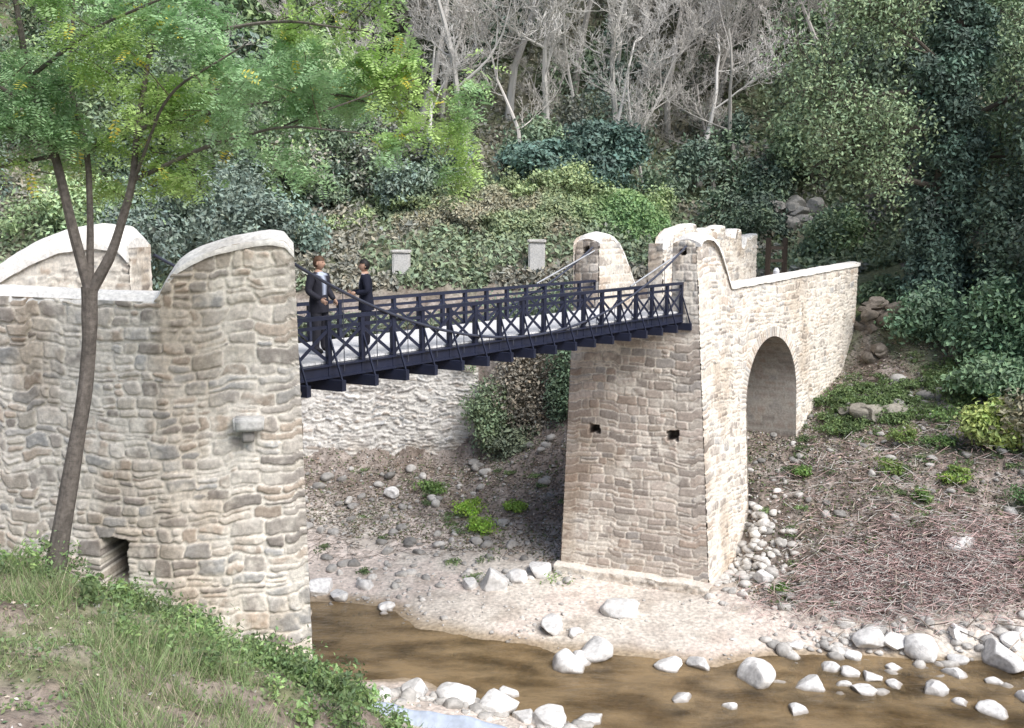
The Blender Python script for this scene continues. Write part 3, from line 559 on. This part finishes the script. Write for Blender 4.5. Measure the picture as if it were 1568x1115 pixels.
fw.build('distant_woodland',M_far)
# ivy-clad tree on the right
iv=empty('ivy_tree'); t=MB(); tl=MB()
pts=[(16.0,37.5,6.8),(16.2,37.5,9),(15.9,37.4,11.5),(16.4,37.4,14),(16.2,37.3,17),(16.8,37.4,21)]
P=np.array(pts); v,f=tubes(P[:-1],P[1:],[.45,.4,.36,.3,.24],[.4,.36,.3,.24,.15],10); t.add(v,f,(.12,.10,.08)); tips=[]
for k,(z,dr,ln,r) in enumerate(((12.2,(-1,-.2,.25),3.2,.14),(14.2,(-.9,.1,.5),3.4,.13),(14.8,(1,-.2,.4),3,.12),(16.5,(-.8,-.3,.5),3,.1),(17.5,(.7,.3,.6),3,.1),(13,(.9,.2,.3),2.6,.1),(18.3,(-.7,.1,.8),3,.1),(15.6,(-1,-.1,.1),3.6,.12))):
    sg=grow((16.15,37.4,z),dr,ln,r,3,300+k,spread=.5,up=.12,wig=.14,seg=5,minr=.012,tips=tips,shrink=.58); treemesh(t,sg,(.10,.085,.07))
t.build('trunk_and_limbs',M_bark,iv)
for z in np.arange(7,19.5,.6): crown(tl,(np.interp(z,P[:,2],P[:,0])+U(-.4,.4),37.3+U(-.3,.2),z),(U(.6,1.4),U(.7,1),.75),(.027,.058,.036),2400,.1,16,.45)
tp=np.array([q for q,_ in tips]); k=rng.integers(0,len(tp),28000)
v,f,cc=leaves(tp[k]+rng.normal(0,.35,(28000,3)),.085,np.array([.12,.17,.08]),nb=np.array([0,0,.6])); tl.add(v,f,cc)
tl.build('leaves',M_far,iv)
# ---- foreground tree
ft=empty('robinia_tree'); t=MB(); tips=[]
def poly(pts,rs,ns=10,colr=(.17,.14,.115)):
    P=np.array(pts,float); 
    tt=np.linspace(0,len(P)-1,(len(P)-1)*8+1); Q=np.stack([np.interp(tt,range(len(P)),P[:,i]) for i in range(3)],1)
    ker=np.ones(5)/5
    for i in range(3): Q[2:-2,i]=np.convolve(Q[:,i],ker,'valid')
    R=np.interp(tt,range(len(P)),rs); R=R*(1+.2*(n2(tt,tt*0,2.3,5,2)-.5)); v,f=tubes(Q[:-1],Q[1:],R[:-1],R[1:],ns); t.add(v,f,np.array(colr)*(.45+1.1*fbm(v*np.array([16,16,5]),2,3))[:,None]); return Q
BK=(.15,.13,.115)
poly([(-6.36,13,5.8),(-6.24,13,6.5),(-5.93,13,7.85),(-5.73,13.02,8.75),(-5.62,13,9.46),(-5.58,13,10.15)],[.165,.13,.105,.095,.092,.11],14,BK)
BRS=[([(-5.58,13,10.1),(-5.72,12.95,10.85),(-5.87,12.9,11.85),(-6.1,12.8,12.8),(-6.2,12.7,14.2)],[.08,.07,.055,.045,.03]),
([(-5.58,13,10.1),(-5.6,13.2,11.0),(-5.62,13.3,11.9),(-5.9,13.5,12.8),(-5.8,13.6,14.0)],[.06,.045,.04,.035,.02]),
([(-5.56,13,10.1),(-5.27,13.05,10.6),(-4.97,13.1,11.5),(-4.87,13.1,12.25),(-4.6,13.2,13.6)],[.08,.065,.05,.04,.03]),
([(-4.95,13.1,11.55),(-3.8,12.8,12.0),(-2.85,12.6,12.2),(-1.9,12.5,12.1)],[.032,.024,.017,.009]),
([(-4.87,13.1,12.2),(-3.3,13.5,12.6),(-2.25,13.8,12.75),(-1.35,13.9,12.3),(-.95,13.9,11.9)],[.032,.024,.017,.011,.006]),
([(-5.87,12.9,11.85),(-6.9,12.6,11.6),(-7.6,12.4,11.6)],[.03,.02,.012]),([(-5.95,12.9,12.0),(-6.9,13.2,12.35),(-7.8,13.4,12.5)],[.03,.02,.012]),
([(-4.65,13.2,13.3),(-2.9,12.7,13.5),(-1.7,12.5,13.3)],[.03,.02,.01]),([(-6.1,12.8,12.8),(-5,12.2,13.3),(-3.9,11.8,13.6)],[.03,.02,.012]),
([(-5.62,13.3,11.9),(-4.9,14,12.6),(-3.9,14.6,13.0),(-2.6,15,13.1)],[.03,.022,.015,.009]),([(-4.97,13.1,11.5),(-4.3,12.6,12.6),(-3.2,12.2,13.1)],[.025,.018,.01]),
([(-5.9,12.9,12.3),(-6.6,12.2,12.9),(-7.4,11.8,13.4)],[.03,.02,.012]),([(-2.85,12.6,12.2),(-2.0,13.2,12.6),(-1.2,13.4,12.9)],[.015,.011,.007])]
for bi,(pp,rs) in enumerate(BRS):
    Q=poly(pp,rs,8 if bi<3 else 6,BK)
    for i in range(5 if bi>=3 else 14,len(Q),3):
        dv=nrm(rng.normal(0,1,3)*np.array([1,.8,.5])+np.array([.5,0,.15])); sg=grow(Q[i],dv,U(.5,1.0),.009,1,600+bi*50+i,spread=.7,up=.05,wig=.2,seg=5,minr=.003,tips=tips,kids=(1,3)); treemesh(t,sg,(.16,.14,.09))
t.build('trunk_and_limbs',M_bark,ft)
tp=np.array([q for q,_ in tips]); nc=7600; k=rng.integers(0,len(tp),nc); c0=tp[k]+rng.normal(0,.08,(nc,3))
keep=c0[:,2]>11.1+.5*n2(c0[:,0],c0[:,1],1,2,2); c0=c0[keep]; nc=len(c0)
ra=nrm(rng.normal(size=(nc,3))*np.array([1,1,.45])+np.array([0,0,-.25])); sd=nrm(np.cross(ra,nrm(rng.normal(0,.35,(nc,3))+np.array([0,0,1])))); nn_=np.cross(ra,sd)
big=sst(.4,.6,n2(c0[:,0],c0[:,2],.8,70,2))[:,None]; cl=np.array([.33,.45,.15])*big+np.array([.23,.36,.18])*(1-big); yl=rng.random(nc)<.02; cl[yl]=(.6,.5,.08)
lv=MB(); Ls=[];Cs=[]
Lr=U(.15,.28,nc)[:,None]
for i in range(6):
    fr=(i+.7)/6; pb=c0+ra*Lr*fr+np.array([0,0,-1])*Lr*.25*fr**2
    for sg in (-1,1):
        dv=nrm(sd*sg+ra*.45+nn_*rng.normal(0,.2,(nc,1))); ll=.034*(1.15-abs(fr-.5))*U(.8,1.3,(nc,1)); wv=nrm(np.cross(dv,nn_))*ll*.45; ce=pb+dv*ll*1.1
        Ls.append(np.stack([ce-dv*ll,ce+wv,ce+dv*ll,ce-wv],1).reshape(-1,3)); Cs.append(np.repeat(cl*U(.75,1.25,(nc,1)),4,axis=0))
V=np.concatenate(Ls); lv.add(V,np.arange(len(V)).reshape(-1,4),np.concatenate(Cs)); lv.build('leaves',M_leaf,ft)
# ------------------------------------------------------------ grass, brush, litter
gr=MB(); ng=90000; a=U(-11,-1.0,ng); b=U(7,16.4,ng); z=T(a,b)
mk=(n2(a,b,.9,91,3)>.51)&(z>2.2)&(b<16.2-.1*np.abs(a+6)); a,b,z=a[mk],b[mk],z[mk]; ng=len(a)
h=.18*U(.4,1.6,ng)*(0.3+1.5*sst(.35,.7,n2(a,b,1.5,92,2))); ang=U(0,6.28,ng); ln=rng.normal(0,.5,(ng,2))*h[:,None]
bs_=np.stack([a,b,z-.01],1); w_=np.stack([np.cos(ang),np.sin(ang),ang*0],1)*.006
tip=bs_+np.concatenate([ln,h[:,None]],1); V=np.stack([bs_-w_,bs_+w_,tip],1).reshape(-1,3)
cl=np.array([.17,.23,.095])*U(.6,1.5,(ng,1)); dry=rng.random(ng)<.22; cl[dry]=(.36,.32,.22); gr.add(V,np.arange(3*ng).reshape(-1,3),np.repeat(cl,3,axis=0))
nl=22000; a=U(-11,-1,nl); b=U(7,16.2,nl); z=T(a,b); mk=(n2(a,b,1.3,95,3)>.5)&(z>2.5); a,b,z=a[mk],b[mk],z[mk]
v,f,cc=leaves(np.stack([a,b,z+.1*rng.random(len(a))],1),U(.012,.04,len(a)),np.array([.14,.20,.075]),nb=np.array([0,0,1.5]),asp=.6); gr.add(v,f,cc)
for i in range(230):
    tq=rng.random(); a=-7.5+tq*5.6+U(-.5,.5); b=14.6-1.9*tq+rng.normal(0,1.1); z=T([a],[b])[0]
    if z>2.5 and b<15.7: s_=U(.6,1.6); crown(gr,(a,b,z+.12*s_),(U(.12,.3)*s_,.22*s_,U(.1,.26)*s_),np.array((.14,.21,.075))*U(.5,1.5),170,U(.02,.055),9,.65)
gr.build('bank_grass',M_leaf)
bp_=MB(); nb_=11000; a=np.concatenate([rng.normal(11.4,1.8,nb_-1500),U(8,17,1500)]); b=np.concatenate([rng.normal(26.0,.6,nb_-1500),U(24.9,31,1500)]); z=T(a,b); ang=rng.normal(.3,.9,nb_)
ln=U(.15,.6,nb_); dv=np.stack([np.cos(ang),np.sin(ang),rng.normal(0,.3,nb_)],1)*ln[:,None]; c0=np.stack([a,b,z+.03+.45*rng.random(nb_)**1.5*(.3+1.4*n2(a,b,.9,151,2))],1)
v,f=tubes(c0-dv/2,c0+dv/2,.008,.005,3); cl=np.array([[.42,.30,.28]])*U(.3,1.4,(nb_,1)); gr_=rng.random(nb_)<.35; cl[gr_]=np.array([.45,.43,.40]); bp_.add(v,f,np.repeat(cl,6,axis=0))
nb2=110; a=rng.normal(12,2.2,nb2); b=rng.normal(26,1.0,nb2); z=T(a,b); ang=U(0,6.28,nb2); ln=U(.5,1.4,nb2); dv=np.stack([np.cos(ang),np.sin(ang),rng.normal(0,.18,nb2)],1)*ln[:,None]; c0=np.stack([a,b,z+.2+.3*rng.random(nb2)],1)
v,f=tubes(c0-dv/2,c0+dv/2,.02,.01,5); bp_.add(v,f,np.repeat(np.array([[.28,.24,.20]])*U(.4,1.3,(nb2,1)),10,axis=0))
bp_.build('brushwood_pile',M_twig)
lt=MB()
for (x0,x1,y0,y1,nn_) in ((-9,2,29,38,18000),(6.5,18,25,37,34000),(-10,-1,8,16,7000)):
    a=U(x0,x1,nn_);b=U(y0,y1,nn_);z=T(a,b); k=z>.5; a,b,z=a[k],b[k],z[k]; n_=len(a)
    pal=np.array([(.21,.165,.135),(.31,.265,.23),(.12,.10,.08),(.44,.40,.36),(.12,.15,.075),(.13,.16,.08)]); cl=pal[rng.integers(0,6,n_)]
    v,f,cc=leaves(np.stack([a,b,z+.02],1),U(.03,.07,n_)*(1 if y0>10 else .5),cl,nb=np.array([0,0,2.])); lt.add(v,f,cc)
nb_=3400; a=np.concatenate([U(-9,2,nb_//2),U(7,17,nb_//2)]); b=np.concatenate([U(30,37,nb_//2),U(25.5,36,nb_//2)]); z=T(a,b); ang=U(0,6.28,nb_); ln=U(.12,.55,nb_)
dv=np.stack([np.cos(ang),np.sin(ang),rng.normal(0,.15,nb_)],1)*ln[:,None]; c0=np.stack([a,b,z+.05],1); v,f=tubes(c0-dv/2,c0+dv/2,.010,.006,3); lt.add(v,f,np.repeat(np.array([[.19,.16,.135]])*U(.35,1.7,(nb_,1)),6,axis=0))
lt.build('leaf_litter',M_twig)
ps=MB(); tt=np.linspace(0,1,60); cx=-3.5+tt*3.9; cy=19.5-1.0*tt+.2*np.sin(tt*3); rows=[]
for k,(oy,oz) in enumerate(((-.3,-.30),(-.16,-.05),(.0,.08),(.07,.12),(.12,.08),(.15,-.3))): rows.append(np.stack([cx,cy+oy,.95-.35*tt+oz+.05*np.sin(tt*9+k*.4)+.02*np.sin(tt*31),],1))
V=np.array(rows); id=np.arange(V.size//3).reshape(V.shape[:2]); ps.add(V.reshape(-1,3),np.stack([id[:-1,:-1],id[:-1,1:],id[1:,1:],id[1:,:-1]],2).reshape(-1,4),(.42,.48,.58)); ps.build('plastic_edging',M_iron,None,True)
# ------------------------------------------------------------ people
def person(name,loc,yaw,H,arms,hair,suit,shirt,trouser,turn=0):
    root=empty(name); root.location=loc; root.rotation_euler=(0,0,yaw); s=H/1.8; root.scale=(s*1.05,s*1.05,s)
    V=[(0,0,.96),(0,0,1.1),(0,.01,1.28),(0,.0,1.42),(0,0,1.5),(0,.015,1.58)]; R=[(.19,.14),(.18,.135),(.21,.15),(.19,.13),(.08,.08),(.062,.065)]; Ed=[(0,1),(1,2),(2,3),(3,4),(4,5)]
    for sx,(el,wr) in ((-1,arms[0]),(1,arms[1])):
        i=len(V); V+=[(sx*.185,0,1.43),el,wr]; R+=[(.09,.09),(.068,.068),(.05,.05)]; Ed+=[(3,i),(i,i+1),(i+1,i+2)]
        i=len(V); V+=[(sx*.095,0,.88),(sx*.105,.02,.5),(sx*.11,-.01,.1),(sx*.12,.15,.045)]; R+=[(.115,.115),(.085,.085),(.065,.065),(.05,.045)]; Ed+=[(0,i),(i,i+1),(i+1,i+2),(i+2,i+3)]
    me=bpy.data.meshes.new('body'); me.from_pydata(V,Ed,[]); o=bpy.data.objects.new('body',me); S.collection.objects.link(o)
    o.modifiers.new('s','SKIN') 
    for k,rr in enumerate(R): me.skin_vertices[0].data[k].radius=rr
    me.skin_vertices[0].data[0].use_root=True
    sb=o.modifiers.new('ss','SUBSURF'); sb.levels=2; sb.render_levels=2
    C.view_layer.update(); dg=C.evaluated_depsgraph_get(); m2=bpy.data.meshes.new_from_object(o.evaluated_get(dg)); bpy.data.objects.remove(o)
    P=np.array([v.co[:] for v in m2.vertices]); F=[list(p_.vertices) for p_ in m2.polygons]
    col=np.tile(np.array(suit),(len(P),1)); z=P[:,2]; ax=np.abs(P[:,0]); col[(z<.88)&(ax<.25)]=trouser; col[z<.1]=(.01,.01,.01)
    vs=(P[:,1]>.04)&(z>1.05)&(z<1.53)&(ax<(z-1.02)*.20); col[vs]=shirt; col[z>1.52]=(.42,.27,.2)
    mb=MB(); q=[f_ for f_ in F if len(f_)==4]; tr=[f_ for f_ in F if len(f_)==3]
    if q: mb.add(P,q,col)
    if tr: mb.add(P,tr,col)
    th=np.linspace(0,2*math.pi,28,endpoint=False); rows=[]
    for zz_,rx,ry in ((1.1,.178,.13),(.98,.19,.145),(.86,.198,.152),(.78,.198,.155)): rows.append(np.stack([rx*np.cos(th),ry*np.sin(th),th*0+zz_],1))
    Vv=np.array(rows); id=np.arange(Vv.size//3).reshape(4,28); j=np.roll(id,-1,axis=1); mb.add(Vv.reshape(-1,3),np.stack([id[:-1],j[:-1],j[1:],id[1:]],2).reshape(-1,4),suit)
    mb.build('body',M_cloth,root,True)
    hb=MB(); U_,W_=np.meshgrid(np.linspace(0,2*math.pi,33)[:-1],np.linspace(0,math.pi,25)); X_=np.sin(W_)*np.sin(U_);Y_=np.sin(W_)*np.cos(U_);Z_=np.cos(W_)
    zf=np.clip(-Z_,0,1); px=X_*.08*(1-.28*zf**1.5); py=(Y_*.1)*(1-.12*zf)+.012*zf*(Y_>0)+.004; pz=Z_*.122
    nose=np.exp(-(px/.012)**2-((pz+.015)/.022)**2)*(Y_>0); py=py+nose*.028; eye=(np.exp(-((np.abs(px)-.032)/.014)**2-((pz-.012)/.012)**2))*(Y_>0); py-=eye*.01
    ct,s2=math.cos(turn),math.sin(turn)
    def hd_(x_,y_,z_): return np.stack([(x_*ct-y_*s2).ravel(),(x_*s2+y_*ct).ravel()+.02,z_.ravel()+1.675],1)
    id=np.arange(px.size).reshape(px.shape); j=np.roll(id,-1,axis=1); Fh=np.stack([id[:-1],id[1:],j[1:],j[:-1]],2).reshape(-1,4)
    colh=np.tile(np.array([.42,.26,.19]),(px.size,1)); mo=(np.exp(-(px/.022)**2-((pz+.058)/.006)**2)*(Y_>0)).ravel(); colh[mo>.4]=(.3,.12,.1)
    hb.add(hd_(px,py,pz),Fh,colh)
    for sx in (-1,1):
        ev=I1_*np.array([.012,.022,.033])+np.array([sx*.08,-.005,-.005]); hb.add(hd_(ev[:,0],ev[:,1],ev[:,2]),F1_,(.40,.25,.18))
        ev=I1_*np.array([.009,.006,.006])+np.array([sx*.031,.087,.012]); hb.add(hd_(ev[:,0],ev[:,1],ev[:,2]),F1_,(.03,.02,.02))
        ev=I1_*np.array([.016,.006,.004])+np.array([sx*.031,.094,.03]); hb.add(hd_(ev[:,0],ev[:,1],ev[:,2]),F1_,hair)
    hb.build('head',M_skin,root,True)
    hr=MB(); k=((Z_>.36)|((Y_<.12)&(Z_>-.5))); bump=1.12+.09*(fbm(np.stack([X_.ravel(),Y_.ravel(),Z_.ravel()],1)*6,4,2).reshape(X_.shape)-.5)
    kk=k.ravel()[Fh].all(axis=1); hr.add(hd_(px*bump*1.03,py*bump-.002,pz*bump+.006),Fh[kk],hair); hr.build('hair',M_hair,root,True)
    hn=MB()
    for sx,(el,wr) in ((-1,arms[0]),(1,arms[1])):
        el=np.array(el);wr=np.array(wr); dv=nrm(wr-el); sd=nrm(np.cross(dv,np.array([sx*1.,0.2,0]))); pn=np.cross(dv,sd)
        V_=I1_; pc=wr+dv*.055; hn.add(pc+V_[:,0:1]*dv*.055+V_[:,1:2]*sd*.043+V_[:,2:3]*pn*.02,F1_,(.42,.27,.20))
        for fi,(off,ln) in enumerate(((-.03,.062),(-.01,.072),(.01,.068),(.029,.052))):
            b0=wr+dv*.09+sd*off; b1=b0+dv*ln*.5-pn*.008*sx; b2_=b1+dv*ln*.38-pn*.024*sx; v,f=tubes([b0,b1],[b1,b2_],[.0095,.009],[.009,.006],6); hn.add(v,f,(.42,.27,.2))
        b0=wr+dv*.02-sd*.033; b1=b0+dv*.03-sd*.028; b2_=b1+dv*.032-sd*.004; v,f=tubes([b0,b1],[b1,b2_],[.012,.011],[.011,.008],6); hn.add(v,f,(.42,.27,.2))
    hn.build('hands',M_skin,root,True)
person('man_in_dark_jacket',(-3.68,18.73,8.5),math.radians(-118),1.86,[((-.27,-.02,1.17),(-.22,.16,1.0)),((.27,-.02,1.17),(.2,.2,1.03))],(.09,.05,.028),(.022,.022,.032),(.45,.5,.62),(.03,.03,.04),turn=.25)
person('man_in_dark_suit',(-2.92,19.67,8.5),math.radians(100),1.76,[((-.27,-.03,1.17),(-.2,.2,1.14)),((.28,.0,1.17),(.2,.26,1.12))],(.012,.01,.01),(.010,.012,.026),(.3,.32,.4),(.012,.012,.022),turn=.1)
# ------------------------------------------------------------ light, sky, camera
wld=bpy.data.worlds.new('World'); S.world=wld; wld.use_nodes=True; N=wld.node_tree.nodes; L=wld.node_tree.links
sky=N.new('ShaderNodeTexSky'); sky.sky_type='NISHITA'; sky.sun_disc=False; sky.dust_density=2.0
sv=Vector((.55,-.62,.95)).normalized(); sky.sun_elevation=math.asin(sv.z); sky.sun_rotation=math.atan2(sv.x,sv.y)
L.new(sky.outputs[0],N['Background'].inputs['Color']); N['Background'].inputs['Strength'].default_value=.15
sl=bpy.data.lights.new('sun','SUN'); sl.energy=4.8; sl.angle=math.radians(42); sl.color=(1,.98,.955); so=bpy.data.objects.new('sun',sl); S.collection.objects.link(so); so.rotation_euler=(-sv).to_track_quat('-Z','Y').to_euler()
cam=bpy.data.cameras.new('camera'); cam.sensor_width=36; cam.lens=36*1506/1568; cam.clip_end=1000; co=bpy.data.objects.new('camera',cam); S.collection.objects.link(co)
co.location=(0,0,11); co.rotation_euler=(math.radians(90-8.2),0,0); S.camera=co
S.view_settings.view_transform='Standard'; S.view_settings.look='None'; S.view_settings.exposure=0
